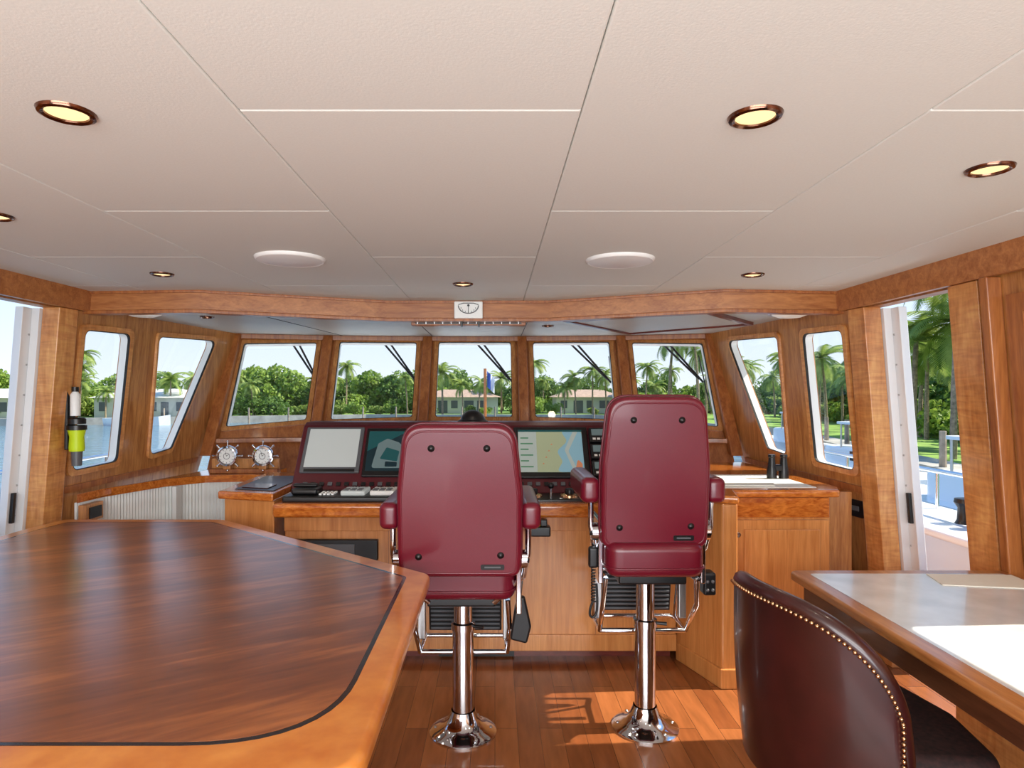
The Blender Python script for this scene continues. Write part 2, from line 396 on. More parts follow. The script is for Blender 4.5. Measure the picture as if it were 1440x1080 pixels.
# vent + inclinometer
g=group('air_vent',(-.2,4.62,2.17))
box('housing',-.60,.22,4.58,4.66,2.135,2.199,'post',g,bevel=.006)
box('slot',-.57,.19,4.572,4.582,2.145,2.185,'black',g)
for k in range(13): box('fin_%d'%k,-.555+k*.06,-.550+k*.06,4.568,4.576,2.146,2.18,'steel',g)
for x in (-.24,-.12): box('bracket_%d'%int(x*100+100),x,x+.012,4.5,4.56,2.12,2.17,'black',g)
g=group('inclinometer',(-.185,4.47,2.235))
box('plate',-.285,-.085,4.462,4.482,2.172,2.292,'whitep',g,bevel=.008)
tube('dial_arc',[(-.185+.07*math.cos(math.pi+math.pi*k/16),4.46,2.262+.055*math.sin(math.pi+math.pi*k/16)) for k in range(17)],.0035,'grey',g)
tube('dial_top',[(-.255,4.46,2.268),(-.22,4.46,2.278),(-.15,4.46,2.278),(-.115,4.46,2.268)],.003,'grey',g)
box('needle',-.187,-.183,4.457,4.461,2.21,2.262,'black',g)
for k in range(7):
    a=math.pi+math.pi*(k+1)/8
    box('tick_%d'%k,-.187+.055*math.cos(a),-.184+.055*math.cos(a),4.457,4.461,2.262+.045*math.sin(a)-.006,2.262+.045*math.sin(a)+.004,'black',g)
cyl('hub',(-.185,4.452,2.262),(-.185,4.462,2.262),.008,.008,'black',g)
# ------------------------------------------------------------------ helm console
g=group('helm_console',(-.1,4.2,.5))
box('body',-1.30,1.12,3.96,4.9,.10,.9,'console',g,bevel=.004)
box('toe_kick',-1.28,1.10,4.02,4.8,0,.10,'dred',g)
box('base_strip',-1.30,1.12,3.945,3.97,.06,.16,'console',g,bevel=.004)
box('base_vent',-.35,.12,3.99,4.02,.01,.058,'black',g)
box('counter',-1.34,1.10,3.84,4.3,.90,.985,'burl',g,bevel=.022,seg=5)
for k,x in enumerate((-.66,.02,.62)): box('panel_joint_%d'%k,x,x+.004,3.957,3.965,.16,.9,'post',g)
box('upper_rail',-1.30,1.12,3.945,3.97,.80,.9,'console',g,bevel=.004)
box('stereo',-1.28,-.72,3.93,3.97,.62,.75,'black',g,bevel=.008)
box('stereo_face',-1.15,-.86,3.922,3.932,.645,.725,'grey',g,bevel=.004)
for k in range(5): box('stereo_key_%d'%k,-1.12+k*.05,-1.085+k*.05,3.918,3.924,.655,.675,'black',g)
mX=Matrix(((0,0,1,0),(1,0,0,0),(0,1,0,0),(0,0,0,1)))
prof=rnd([(4.12,.975),(4.20,1.0),(4.50,1.42),(4.56,1.445),(4.8,1.445),(5.0,1.25),(5.0,.98)],[0,.01,.05,.03,.08,.02,0],4)
prism('dashboard',prof,-1.345,.94,'burgd',g,bevel=.03,M4=mX,seg=4)
box('dash_base',-1.3,.9,4.3,4.95,.88,1.0,'burgd',g)
S=Matrix(((1,0,0,0),(0,.581,-.814,4.2),(0,.814,.581,1.0),(0,0,0,1)))
def onface(name,x0,x1,s0,s1,w0,w1,mat,bevel=0): return box(name,x0,x1,s0,s1,w0,w1,mat,g,bevel=bevel,M4=S)
onface('display_left_bezel',-1.31,-.91,.14,.50,-.01,.014,'grey',.008)
onface('display_left_screen',-1.285,-.935,.18,.48,.0,.017,'scr_grey')
onface('display_left_keys',-1.28,-.94,.145,.165,.0,.018,'black')
onface('display_center_bezel',-.89,-.42,.11,.49,-.01,.016,'black',.008)
onface('display_center_screen',-.87,-.45,.15,.46,.0,.019,'scr_dark')
onface('display_right_bezel',.13,.64,.10,.50,-.01,.016,'black',.008)
onface('display_right_screen',.16,.60,.14,.47,.0,.018,'scr_land')
for k in range(14): onface('switch_%d'%k,-1.27+.055*k,-1.24+.055*k,.045,.07,.0,.012,'black' if k%3 else 'grey',.002)
for k in range(8): onface('switch_right_%d'%k,.16+.055*k,.19+.055*k,.045,.07,.0,.012,'grey' if k%3 else 'black',.002)
def flat(name,pts,w,mat): prism(name,pts,w-.0006,w,mat,g,M4=S)
flat('display_center_pic_water',[(-.87,.30),(-.60,.46),(-.87,.46)],.0198,'scr_teal')
flat('display_center_pic_deck',rnd([(-.83,.17),(-.60,.17),(-.55,.26),(-.66,.37),(-.74,.40),(-.80,.36)],.02),.0204,'scr_lit')
flat('display_center_pic_hatch',rnd([(-.78,.24),(-.66,.22),(-.65,.30),(-.74,.33)],.01),.021,'scr_teal')
flat('display_center_pic_seat',rnd([(-.74,.18),(-.66,.18),(-.66,.215),(-.74,.22)],.008),.021,'scr_dark')
flat('display_center_pic_bow',rnd([(-.64,.40),(-.50,.36),(-.46,.43),(-.58,.45)],.01),.0206,'scr_green')
flat('chart_sea',rnd([(.41,.14),(.60,.14),(.60,.47),(.45,.47),(.50,.38),(.42,.30),(.46,.22)],.04),.0188,'scr_sea')
flat('chart_channel',rnd([(.53,.14),(.56,.14),(.50,.30),(.58,.47),(.545,.47),(.475,.31)],.03),.0194,'scr_pale')
flat('chart_shallow',rnd([(.54,.16),(.585,.15),(.59,.2),(.56,.24)],.02),.0196,'scr_or')
flat('chart_panel',[(.16,.14),(.285,.14),(.285,.47),(.16,.47)],.0190,'scr_pale')
for k in range(6): flat('chart_row_%d'%k,[(.175,.40-k*.045),(.23+.03*(k%2),.40-k*.045),(.23+.03*(k%2),.41-k*.045),(.175,.41-k*.045)],.0196,'scr_green')
for k in range(4): flat('chart_mark_%d'%k,[(.32+k*.02,.2+k*.05),(.335+k*.02,.2+k*.05),(.328+k*.02,.21+k*.05)],.0196,'scr_or')
flat('chart_title_bar',[(.16,.455),(.60,.455),(.60,.47),(.16,.47)],.02,'scr_teal')
for k in range(3):
    onface('radio_%d'%k,.65,.85,.10+k*.13,.215+k*.13,-.01,.045,'black',.006)
    onface('radio_screen_%d'%k,.665,.755,.15+k*.13,.20+k*.13,.0,.048,'scr_lit')
    for j in range(3): onface('radio_key_%d_%d'%(k,j),.67+j*.03,.69+j*.03,.115+k*.13,.13+k*.13,.0,.049,'whitep')
    sphere('radio_knob_%d'%k,S@Vector((.785,.16+k*.13,.05)),.014,'grey',g,n=12)
sphere('compass_dome',(-.16,4.62,1.435),.095,'black',g,half=True,n=28)
lathe('compass_ring',[(.095,0),(.11,0),(.11,.02),(.095,.03)],(-.16,4.62,1.43),'black',g)
box('instrument_tray',-1.30,-.45,3.90,4.19,.98,1.02,'black',g,bevel=.012)
box('handset',-1.26,-1.10,3.95,4.1,1.02,1.06,'black',g,bevel=.014)
box('handset_grip',-1.27,-1.12,4.02,4.07,1.06,1.08,'black',g,bevel=.008)
for k in range(12): box('handset_key_%d'%k,-1.09+.025*(k%4)*1,-1.073+.025*(k%4),3.96+.04*(k//4),3.985+.04*(k//4),1.02,1.03,'whitep',g,bevel=.002)
for k,(x0,x1) in enumerate(((-.95,-.80),(-.77,-.62))):
    box('keypad_%d'%k,x0,x1,3.93,4.12,1.02,1.05,'whitep' if k else 'scr_grey',g,bevel=.008)
    for j in range(6): box('keypad_key_%d_%d'%(k,j),x0+.015+.042*(j%3),x0+.045+.042*(j%3),3.94+.05*(j//3),3.965+.05*(j//3),1.05,1.056,'grey',g)
box('control_plate',.12,.62,3.92,4.18,.98,1.0,'black',g,bevel=.006)
for k,x in enumerate((.24,.47)):
    lathe('jog_base_%d'%k,[(0,0),(.06,0),(.058,.012),(.04,.02),(.0,.02)],(x,4.03,1.0),'brass',g)
    lathe('jog_knob_%d'%k,[(0,.05),(.025,.05),(.03,.04),(.028,.02)],(x,4.03,1.0),'black',g)
    box('jog_label_%d'%k,x-.07,x-.055,3.94,3.96,1.0,1.003,'whitep',g)
cyl('joystick_stem',(.355,4.05,1.0),(.355,4.05,1.05),.008,.008,'chrome',g)
sphere('joystick_knob',(.355,4.05,1.065),.02,'black',g,n=14)
box('cup_holder',.18,.33,3.78,3.86,.80,.86,'black',g,bevel=.01)
box('flare_box',.22,.27,3.79,3.84,.86,.92,'yellow',g,bevel=.006)
box('tape_roll',.27,.31,3.79,3.84,.86,.90,'black',g,bevel=.006)
def label(txt,loc,size,mat,parent,rot=(0,0,0)):
    c=bpy.data.curves.new('label','FONT'); c.body=txt; c.size=size; c.align_x='CENTER'; c.extrude=.0005; c.materials.append(M[mat])
    o=bpy.data.objects.new('label',c); o.location=loc; o.rotation_euler=rot; link(o,parent)
label('MARENO',(-.875,4.075,1.0515),.032,'black',g); label('TELMAR',(-.695,4.075,1.0515),.032,'black',g)
g=group('console_end_cabinet',(-1.5,4.4,.5))
pl=[(-1.70,4.02),(-1.35,3.91),(-1.35,4.95),(-1.74,4.95)]
prism('body',pl,0,.99,'console',g,bevel=.01)
prism('top',[(-1.73,3.99),(-1.347,3.88),(-1.347,4.95),(-1.76,4.95)],.99,1.04,'burl',g,bevel=.012)
prism('top_inset',[(-1.65,4.06),(-1.38,3.98),(-1.38,4.7),(-1.68,4.7)],1.04,1.044,'black',g)
prism('top_papers',[(-1.62,4.10),(-1.44,4.05),(-1.44,4.22),(-1.62,4.27)],1.044,1.05,'oxblood',g)
g=group('side_cabinet',(-2.5,4.4,.5))
path=[(-2.60,4.0),(-2.58,4.25),(-2.42,4.70),(-2.22,4.92),(-1.95,4.97),(-1.78,4.97)]
prism('shelf',path+[(-1.78,5.47),(-2.38,5.42),(-2.60,4.05)],.975,1.012,'burl',g)
strip('shelf_edge',path,-.02,.03,.965,1.02,'burl',g,bevel=.01)
def along(path,step):
    out=[];carry=0
    for i in range(len(path)-1):
        a=Vector(path[i]);b_=Vector(path[i+1]);L_=(b_-a).length;t=carry
        while t<L_: out.append((a+(b_-a)*(t/L_),(b_-a).normalized())); t+=step
        carry=t-L_
    return out
v=[];f=[]
for i,(p,d) in enumerate(along(path,.012)):
    nrm=Vector((d.y,-d.x)); q=p+nrm*(.008 if i%2 else 0)-nrm*.03
    v+=[(q.x,q.y,0),(q.x,q.y,.965)]
for i in range(len(v)//2-1): f.append((2*i,2*i+2,2*i+3,2*i+1))
mesh_obj('ribbed_front',v,f,'ribs',g)
box('control_screen_frame',-2.60,-2.55,3.99,4.17,.84,.95,'wall',g,bevel=.005)
box('control_screen',-2.552,-2.542,4.02,4.14,.86,.93,'black',g)
box('corner_divider',-2.36,-2.33,4.68,4.75,0,.965,'ribs',g)
bb=group('clock_stand',(-1.98,5.1,1.05))
box('plinth',-2.26,-1.72,5.06,5.14,1.014,1.05,'post',bb,bevel=.006)
box('backboard',-2.26,-1.72,5.105,5.13,1.05,1.13,'wall',bb,bevel=.006)
for cxk in (-2.11,-1.83):
    g=group('ship_wheel_clock',(cxk,5.05,1.155))
    R=Matrix.Translation((cxk,5.06,1.155))@Matrix.Rotation(math.pi/2,4,'X')
    lathe('bezel',[(.060,.03),(.066,.036),(.078,.034),(.084,.02),(.084,0),(0,0)],R,'chrome',g,n=36)
    lathe('face',[(0,.028),(.061,.028)],R,'whitep',g,n=36)
    lathe('inner_ring',[(.022,.0295),(.026,.0295)],R,'grey',g)
    for k in range(8):
        a=k*math.pi/4
        d=Vector((math.cos(a),0,math.sin(a))); c=Vector((cxk,5.05,1.155))
        cyl('spoke_%d'%k,c+d*.08,c+d*.108,.005,.007,'chrome',g,10)
        sphere('grip_%d'%k,c+d*.114,.009,'chrome',g,n=10)
    for k in range(12):
        a=k*math.pi/6; d=Vector((math.cos(a),0,math.sin(a))); c=Vector((cxk,5.031,1.155))
        cyl('mark_%d'%k,c+d*.047,c+d*.056,.0018,.0018,'black',g,6)
    c=Vector((cxk,5.029,1.155))
    cyl('hand_hour',c,c+Vector((.022,0,.02)),.002,.001,'black',g,6); cyl('hand_minute',c,c+Vector((-.012,0,.045)),.0018,.001,'black',g,6)
    box('foot',cxk-.03,cxk+.03,5.03,5.09,1.05,1.09,'wall',g,bevel=.005)
# ------------------------------------------------------------------ right cabinet
g=group('storage_cabinet',(1.6,4.4,.5))
prism('body',[(1.38,3.88),(2.03,3.88),(2.10,4.2),(2.0,5.3),(1.13,5.3),(1.13,4.2)],.08,1.03,'console',g,bevel=.004)
prism('toe_kick',[(1.36,3.93),(2.02,3.93),(2.02,5.2),(1.2,5.2),(1.2,4.1)],0,.08,'black',g)
prism('angled_panel',[(1.125,3.98),(1.27,3.58),(1.36,3.58),(1.39,3.92),(1.2,4.05)],.0,1.03,'console',g,bevel=.012)
prism('angled_panel_base',[(1.12,3.97),(1.26,3.565),(1.37,3.565),(1.39,3.8),(1.2,4.0)],0,.11,'console',g,bevel=.006)
prism('counter',[(1.24,3.60),(1.36,3.56),(1.42,3.80),(2.05,3.80),(2.12,3.95),(2.08,5.35),(1.13,5.35),(1.13,4.0)],1.03,1.075,'burl',g,bevel=.014)
prism('counter_inset',[(1.30,3.88),(1.96,3.90),(1.96,4.5),(1.25,4.5)],1.075,1.078,'paper',g)
box('fascia',1.42,2.02,3.862,3.885,.90,1.02,'burl',g,bevel=.004)
box('door_frame',1.43,2.02,3.862,3.885,.10,.885,'console',g,bevel=.004)
box('door_panel',1.50,1.96,3.850,3.866,.16,.83,'console',g,bevel=.008)
lathe('door_knob',[(0,.03),(.014,.028),(.018,.018),(.010,.006),(.010,0)],Matrix.Translation((1.46,3.862,.80))@Matrix.Rotation(math.pi/2,4,'X'),'chrome',g)
box('stile',2.03,2.24,4.02,4.05,.0,1.03,'wall',g)
g=group('binoculars',(1.92,4.35,1.12))
for sx in (-.04,.04):
    lathe('barrel%+d'%int(sx*100),[(0,0),(.032,0),(.032,.05),(.024,.09),(.020,.14),(.024,.145),(.022,.16),(0,.16)],(1.90+sx,4.3,1.078),'black',g)
box('bridge',1.87,1.93,4.28,4.32,1.13,1.17,'black',g,bevel=.008)
prism('nautical_chart_sheet',[(1.40,3.95),(1.72,3.93),(1.80,4.15),(1.48,4.2)],1.0785,1.084,'paper')
g=group('handheld_radio',(1.35,4.25,1.1)); box('case',1.33,1.38,4.25,4.28,1.078,1.17,'black',g,bevel=.006); cyl('antenna',(1.34,4.265,1.17),(1.34,4.265,1.25),.005,.004,'black',g,8)
g=group('wall_socket',fR(4.02,.93,-.02)); filled('plate',[rnd([(4.03,.86),(4.16,.86),(4.16,.97),(4.03,.97)],.01)],fR,-.012,0,'black',g); filled('key',[[(4.06,.90),(4.13,.90),(4.13,.93),(4.06,.93)]],fR,-.016,0,'grey',g)
# ------------------------------------------------------------------ helm chairs
def helm_chair(x,y,yb,w,ztop,zbb,seatw):
    g=group('helm_chair',(x,y,0))
    lathe('base_flange',[(0,0),(.163,0),(.163,.008),(.150,.018),(.12,.030),(.09,.048),(.072,.075),(.062,.10),(.058,.11)],(x,y,0),'chrome',g,n=48)
    lathe('column',[(.052,.09),(.052,.50),(.058,.502),(.058,.535),(.045,.54),(.045,zbb-.12)],(x,y,0),'chrome',g,n=40)
    cyl('collar_lever',(x,y,.52),(x+.10,y-.03,.52),.007,.009,'black',g,10)
    for k in range(6):
        a=k*math.pi/3; sphere('bolt_%d'%k,(x+.135*math.cos(a),y+.135*math.sin(a),.022),.008,'steel',g,n=8)
    zs=zbb-.13
    box('seat_slider',x-.16,x+.16,y-.16,y+.2,zs-.05,zs,'black',g,bevel=.01)
    hwid=seatw/2
    prism('seat',rnd([(x-hwid,y-.24),(x+hwid,y-.24),(x+hwid,y+.30),(x-hwid,y+.30)],.08),zs,zbb+.03,'burg',g,bevel=.04,seg=5)
    tube('seat_piping',[(p[0],p[1],zs+.045) for p in rnd([(x-hwid-.002,y-.242),(x+hwid+.002,y-.242),(x+hwid+.002,y+.302),(x-hwid-.002,y+.302)],.08)],.005,'burg',g,cyclic=True)
    H=ztop-zbb; lean=.10
    Mb=Matrix.Translation((x,yb,zbb))@Matrix(((1,0,0,0),(0,lean*-1,-1,0),(0,1,-lean,0),(0,0,0,1)))
    wt=w*.44; wm=w*.5; wb=w*.49
    outl=rnd([(-wb,0),(wb,0),(wm,.18*H),(wm,.55*H),(wt,H),(-wt,H),(-wm,.55*H),(-wm,.18*H)],[.05,.05,.3,.4,.10,.10,.4,.3],7)
    prism('back_shell',outl,-.035,.018,'burg',g,bevel=.02,M4=Mb,seg=5)
    o2=[(px_*1.0,py_) for px_,py_ in outl]
    prism('back_cushion',[(p[0]*.97,.02*H+p[1]*.97) for p in o2],-.11,-.03,'burg',g,bevel=.035,M4=Mb,seg=5)
    tube('back_piping',[Mb@Vector((p[0]*1.002,p[1],-.036)) for p in o2],.006,'burg',g,cyclic=True)
    tube('shell_ridge',[Mb@Vector((p[0]*.93,.03*H+p[1]*.93,.016)) for p in o2],.0045,'burg',g,cyclic=True)
    for k,(bx,bz) in enumerate(((-.22*w,.85*H),(.22*w,.85*H),(-.33*w,.14*H),(.33*w,.15*H))):
        lathe('button_%d'%k,[(0,.010),(.006,.009),(.011,.005),(.015,.002),(.016,0)],Mb@Matrix.Translation((bx,bz,.017)),'black',g,n=20)
    prism('maker_tag',rnd([(.17*w,.055*H),(.36*w,.055*H),(.36*w,.09*H),(.17*w,.09*H)],.008),.015,.022,'black',g,M4=Mb)
    prism('maker_tag_stripe',[(.20*w,.068*H),(.33*w,.068*H),(.33*w,.078*H),(.20*w,.078*H)],.022,.023,'grey',g,M4=Mb)
    for s in (-1,1):
        ax=x+s*(hwid+.065); za=zbb+.27; t_='l' if s<0 else 'r'
        prism('armrest_'+t_,rnd([(ax-.045,yb-.01),(ax+.045,yb-.01),(ax+.045,y+.28),(ax-.045,y+.28)],.04),za-.065,za+.055,'burg',g,bevel=.036,seg=5)
        tube('arm_support_'+t_,[(ax-s*.01,yb+.06,za-.04),(ax-s*.01,yb+.06,za-.18),(ax-s*.03,yb+.08,zbb-.02),(x+s*.15,yb+.14,zs-.03)],.014,'chrome',g)
        cyl('recline_hub_'+t_,(x+s*(hwid-.0),yb+.07,zbb+.06),(x+s*(hwid+.05),yb+.07,zbb+.06),.045,.04,'chrome',g)
        cyl('recline_cap_'+t_,(x+s*(hwid+.05),yb+.07,zbb+.06),(x+s*(hwid+.06),yb+.07,zbb+.06),.022,.018,'black',g)
        box('side_plate_'+t_,x+s*(hwid+.012)-.012,x+s*(hwid+.012)+.012,yb+.03,y+.12,zs-.05,zbb+.12,'chrome',g,bevel=.006)
        fx=x+s*.215
        tube('footrest_tube_'+t_,[(fx,y-.12,zs-.03),(fx,y+.16,zs-.06),(fx,y+.24,zs-.34),(fx,y+.32,zs-.36)],.012,'chrome',g)
        tube('lower_bar_'+t_,[(fx,y-.12,zs-.03),(fx+s*.01,y-.10,zs-.16),(fx,y+.05,zs-.34),(fx,y+.24,zs-.34)],.012,'chrome',g)
        box('footrest_bracket_'+t_,fx-.02,fx+.02,y+.1,y+.13,zs-.3,zs-.03,'steel',g,bevel=.006)
    tube('footrest_bar',[(x-.215,y+.32,zs-.36),(x+.215,y+.32,zs-.36)],.012,'chrome',g)
    tube('footrest_front_bar',[(x-.215,y+.05,zs-.34),(x+.215,y+.05,zs-.34)],.012,'chrome',g)
    tube('cross_bar',[(x-.215,y+.16,zs-.06),(x+.215,y+.16,zs-.06)],.012,'chrome',g)
    Fp=Matrix.Translation((x,y+.21,zs-.06))@Matrix.Rotation(math.radians(-80),4,'X')
    box('footrest_plate',-.19,.19,0,.25,-.008,.008,'black',g,M4=Fp,bevel=.006)
    for k in range(10): box('footrest_slat_%d'%k,-.18,.18,.012+k*.024,.022+k*.024,-.016,.016,'grey',g,M4=Fp,bevel=.002)
    return g
helm_chair(-.155,3.12,2.83,.545,1.515,.84,.50)
helm_chair(.742,3.165,2.99,.50,1.635,.93,.46)
g=group('chair_pouch',(.12,2.95,.6)); prism('bag',rnd([(.07,.50),(.15,.48),(.17,.56),(.14,.70),(.10,.70)],.015),-.02,.02,'black',g,bevel=.012,M4=Matrix(((1,0,0,0),(0,0,-1,3.0),(0,1,0,0),(0,0,0,1))))
tube('strap',[(.12,3.0,.69),(.13,3.02,.78)],.004,'black',g)
g=group('intercom_handset',(.46,3.05,.7))
tube('cord',[(.47+.012*math.cos(k*1.6),3.06+.012*math.sin(k*1.6),.86-.0035*k) for k in range(60)],.0035,'black',g,smooth=True)
tube('cord_loop',[(.47,3.06,.66),(.445,3.06,.60),(.47,3.06,.57),(.495,3.06,.62),(.485,3.06,.74)],.006,'black',g,smooth=True)
box('handset',.445,.49,3.03,3.07,.82,.92,'black',g,bevel=.012)
g=group('remote_control_box',(1.05,3.1,.75)); box('case',1.00,1.06,3.06,3.14,.68,.79,'black',g,bevel=.012); 
for k in range(4): sphere('switch_%d'%k,(1.015+.025*(k%2),3.055,.71+.04*(k//2)),.008,'grey',g,n=8)
# ------------------------------------------------------------------ big table
g=group('dining_table',(-1.4,2.4,0))
tp=[(-.262,1.21),(-.262,2.60),(-1.57,3.72),(-2.50,3.72),(-2.54,3.45),(-2.54,1.21)]
tpl=rnd(tp,[.12,.06,.10,.05,.05,.1],8)
prism('top_edge',tpl,.862,.92,'tborder',g,bevel=.022,seg=5)
ip=[(-.350,1.325),(-.350,2.545),(-1.60,3.63),(-2.42,3.63),(-2.45,3.42),(-2.45,1.325)]
ir=[.30,.05,.08,.04,.04,.1]
prism('inlay_line',rnd(ip,ir,10),.9195,.9206,'inlay',g)
ip2=[(-.364,1.339),(-.364,2.538),(-1.605,3.616),(-2.412,3.616),(-2.436,3.415),(-2.436,1.339)]
prism('top_field',rnd(ip2,[.29,.05,.08,.04,.04,.1],10),.9200,.9212,'tfield',g)
prism('apron',rnd([(-.45,1.45),(-.45,2.45),(-1.62,3.45),(-2.35,3.45),(-2.35,1.45)],.05),.78,.863,'post',g)
for k,(x,y) in enumerate(((-1.0,1.7),(-1.0,2.6),(-2.1,1.7),(-2.1,3.1))):
    lathe('leg_%d'%(k+1),[(0,0),(.09,0),(.09,.04),(.05,.08),(.045,.4),(.06,.5),(.045,.62),(.05,.79),(0,.79)],(x,y,0),'post',g)
# ------------------------------------------------------------------ desk
g=group('chart_desk',(1.85,1.8,0))
prism('top',rnd([(1.325,.7),(2.29,.7),(2.29,2.90),(1.325,2.90)],[.02,0,0,.05]),.812,.85,'deskwood',g,bevel=.012,seg=4)
prism('marble_inset',rnd([(1.392,.78),(2.25,.78),(2.25,2.835),(1.392,2.835)],.02),.8495,.8512,'marble',g)
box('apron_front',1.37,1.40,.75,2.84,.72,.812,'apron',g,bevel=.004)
box('apron_bead',1.355,1.372,.75,2.85,.80,.813,'deskwood',g,bevel=.003)
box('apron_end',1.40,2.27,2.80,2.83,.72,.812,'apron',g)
box('pedestal',2.0,2.27,1.5,2.78,0,.812,'figured',g,bevel=.005)
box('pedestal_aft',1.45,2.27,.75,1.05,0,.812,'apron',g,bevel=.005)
cyl('leg',(1.45,2.74,0),(1.45,2.74,.74),.022,.035,'apron',g)
prism('chart_paper',[(1.86,2.66),(2.24,2.60),(2.26,2.80),(1.90,2.82)],.8515,.855,'paper')
# ------------------------------------------------------------------ upholstered chair
g=group('dining_chair',(1.25,2.25,0))
CC=Vector((1.295,2.25)); RR=.37
def plan(u):
    a0=math.radians(66); a=-a0+2*a0*u
    ang=math.radians(190)+a
    d=Vector((math.cos(ang),math.sin(ang)))
    return CC+d*RR,d
def topz(u): 
    t=abs(2*u-1); return .58+.40*(1-t**2.8)**(1/2.0)
nu,nv=48,14
def back_pt(u,s,side):
    p,d=plan(u); z0=.36; z=z0+(topz(u)-z0)*s
    flare=.05*(z-.4); th=.028*side; bul=.012*math.sin(math.pi*s)*side
    q=p+d*(th+flare+bul)
    return (q.x,q.y,z)
def grid(name,side,mat):
    v=[];f=[]
    for i in range(nu+1):
        for j in range(nv+1): v.append(back_pt(i/nu,j/nv,side))
    for i in range(nu):
        for j in range(nv):
            a=i*(nv+1)+j; f.append((a,a+nv+1,a+nv+2,a+1))
    return mesh_obj(name,v,f,mat,g,smooth=True)
grid('back_outer',1,'oxblood'); grid('back_inner',-1,'oxblood')
edge=[back_pt(0,s/10,0) for s in range(10)]+[back_pt(i/60,1,0) for i in range(61)]+[back_pt(1,1-s/10,0) for s in range(1,11)]
tube('back_roll',edge,.031,'oxblood',g)
ed2=[]
for i in range(0,9): ed2.append(back_pt(.015,i/9,1))
for i in range(80): ed2.append(back_pt(.015+.97*i/79,.985,1))
for i in range(0,14): ed2.append(back_pt(.985,1-i/13,1))
acc=0
bmn=bmesh.new()
for i in range(len(ed2)-1):
    a=Vector(ed2[i]);b_=Vector(ed2[i+1]);L_=(b_-a).length
    t=acc
    while t<L_:
        p=a+(b_-a)*(t/L_)
        d=(Vector((p.x,p.y))-CC).normalized()
        bmesh.ops.create_uvsphere(bmn,u_segments=8,v_segments=6,radius=.0068,matrix=Matrix.Translation((p.x+d.x*.006,p.y+d.y*.006,p.z)))
        t+=.0165
    acc=t-L_
me=bpy.data.meshes.new('nailheads'); bmn.to_mesh(me); bmn.free(); me.materials.append(M['brass']); link(bpy.data.objects.new('nailheads',me),g)
for p in me.polygons: p.use_smooth=True
st=rnd([(1.02,1.98),(1.56,1.93),(1.62,2.25),(1.56,2.57),(1.02,2.53)],.1)
prism('seat_cushion',st,.42,.53,'seatfab',g,bevel=.04,seg=5)
prism('seat_rail',[(p[0],p[1]) for p in st],.35,.43,'oxblood',g,bevel=.01)
for k,(x,y) in enumerate(((1.06,2.02),(1.52,1.98),(1.52,2.52),(1.06,2.49))):
    cyl('leg_%d'%(k+1),(x,y,0),(x,y,.36),.018,.028,'apron',g,16)
# ------------------------------------------------------------------ wall mounted rescue light (left)
lx,ly=-2.60,3.99
g=group('rescue_light',(lx,ly,1.4))
box('bracket',lx-.06,lx-.04,ly-.04,ly+.04,1.30,1.68,'black',g,bevel=.004)
lathe('body',[(0,0),(.040,0),(.044,.02),(.040,.09),(.052,.14),(.052,.16),(0,.16)],(lx,ly-.01,1.29),'green',g)
lathe('band',[(.044,0),(.055,.002),(.055,.03),(.044,.032)],(lx,ly-.01,1.42),'black',g)
lathe('lens_cap',[(0,.04),(.04,.04),(.05,.03),(.05,0)],(lx,ly-.01,1.46),'black',g)
lathe('canister',[(0,0),(.028,0),(.028,.13),(.015,.15),(0,.15)],(lx-.01,ly-.01,1.51),'whitep',g)
lathe('canister_cap',[(0,0),(.02,0),(.02,.03),(0,.03)],(lx-.01,ly-.01,1.66),'black',g)
cyl('base_tube',(lx,ly-.01,1.20),(lx,ly-.01,1.29),.028,.032,'grey',g)
# ------------------------------------------------------------------ boat exterior
g=group('side_deck',(3.2,2,0))
for s,nm in ((1,'starboard'),(-1,'port')):
    def X(a): return CX+s*a
    a,b_=sorted((X(2.68),X(3.75))); box('deck_'+nm,a,b_,-2,7.5,-.12,-.02,'white',g)
    a,b_=sorted((X(3.72),X(3.84))); box('bulwark_'+nm,a,b_,-2,7.5,-.5,.60,'white',g,bevel=.01)
    a,b_=sorted((X(3.38),X(4.12))); box('cap_'+nm,a,b_,-2,7.5,.60,.66,'white',g,bevel=.02)
    tube('rail_'+nm,[(X(4.0),-2,.98),(X(4.0),7.5,.98)],.022,'chrome',g)
    for k in range(7): cyl('stanchion_%s_%d'%(nm,k),(X(4.0),-1.5+k*1.4,.64),(X(4.0),-1.5+k*1.4,.98),.014,.014,'chrome',g,12)
    if s>0:
        for k in range(2): lathe('bollard_%d'%k,[(0,0),(.06,0),(.045,.03),(.04,.12),(.065,.16),(.06,.19),(0,.20)],(3.56,4.66+.20*k,.66),'black',g,n=16)
g2=group('bow_flagstaff',(0,13,1.5))
cyl('staff',(-.2,13,-.6),(-.2,13,2.15),.035,.03,'staff',g2,12)
fl=[];ff=[]
for i in range(9):
    for j in range(7): fl.append((-.2+.04+.15*i/8,13+.05*math.sin(i*1.3+j*.4),2.10-.32*j/6-.14*i/8))
for i in range(8):
    for j in range(6): a=i*7+j; ff.append((a,a+7,a+8,a+1))
o=mesh_obj('flag',fl,ff,'flagwhite',g2,smooth=True); o.data.materials.append(M['flagblue'])
for i,p in enumerate(o.data.polygons): p.material_index=1 if (i//6)<4 else 0
mesh_obj('fore_deck',[(-3.5,6.6,-.9),(3.1,6.6,-.9),(2.2,12,-.7),(-.2,15,-.5),(-2.6,12,-.7),(-3.5,6.6,-1.3),(3.1,6.6,-1.3),(2.2,12,-1.2),(-.2,15,-1.0),(-2.6,12,-1.2)],[(0,1,2,3,4),(9,8,7,6,5),(0,1,6,5),(1,2,7,6),(2,3,8,7),(3,4,9,8),(4,0,5,9)],'white')
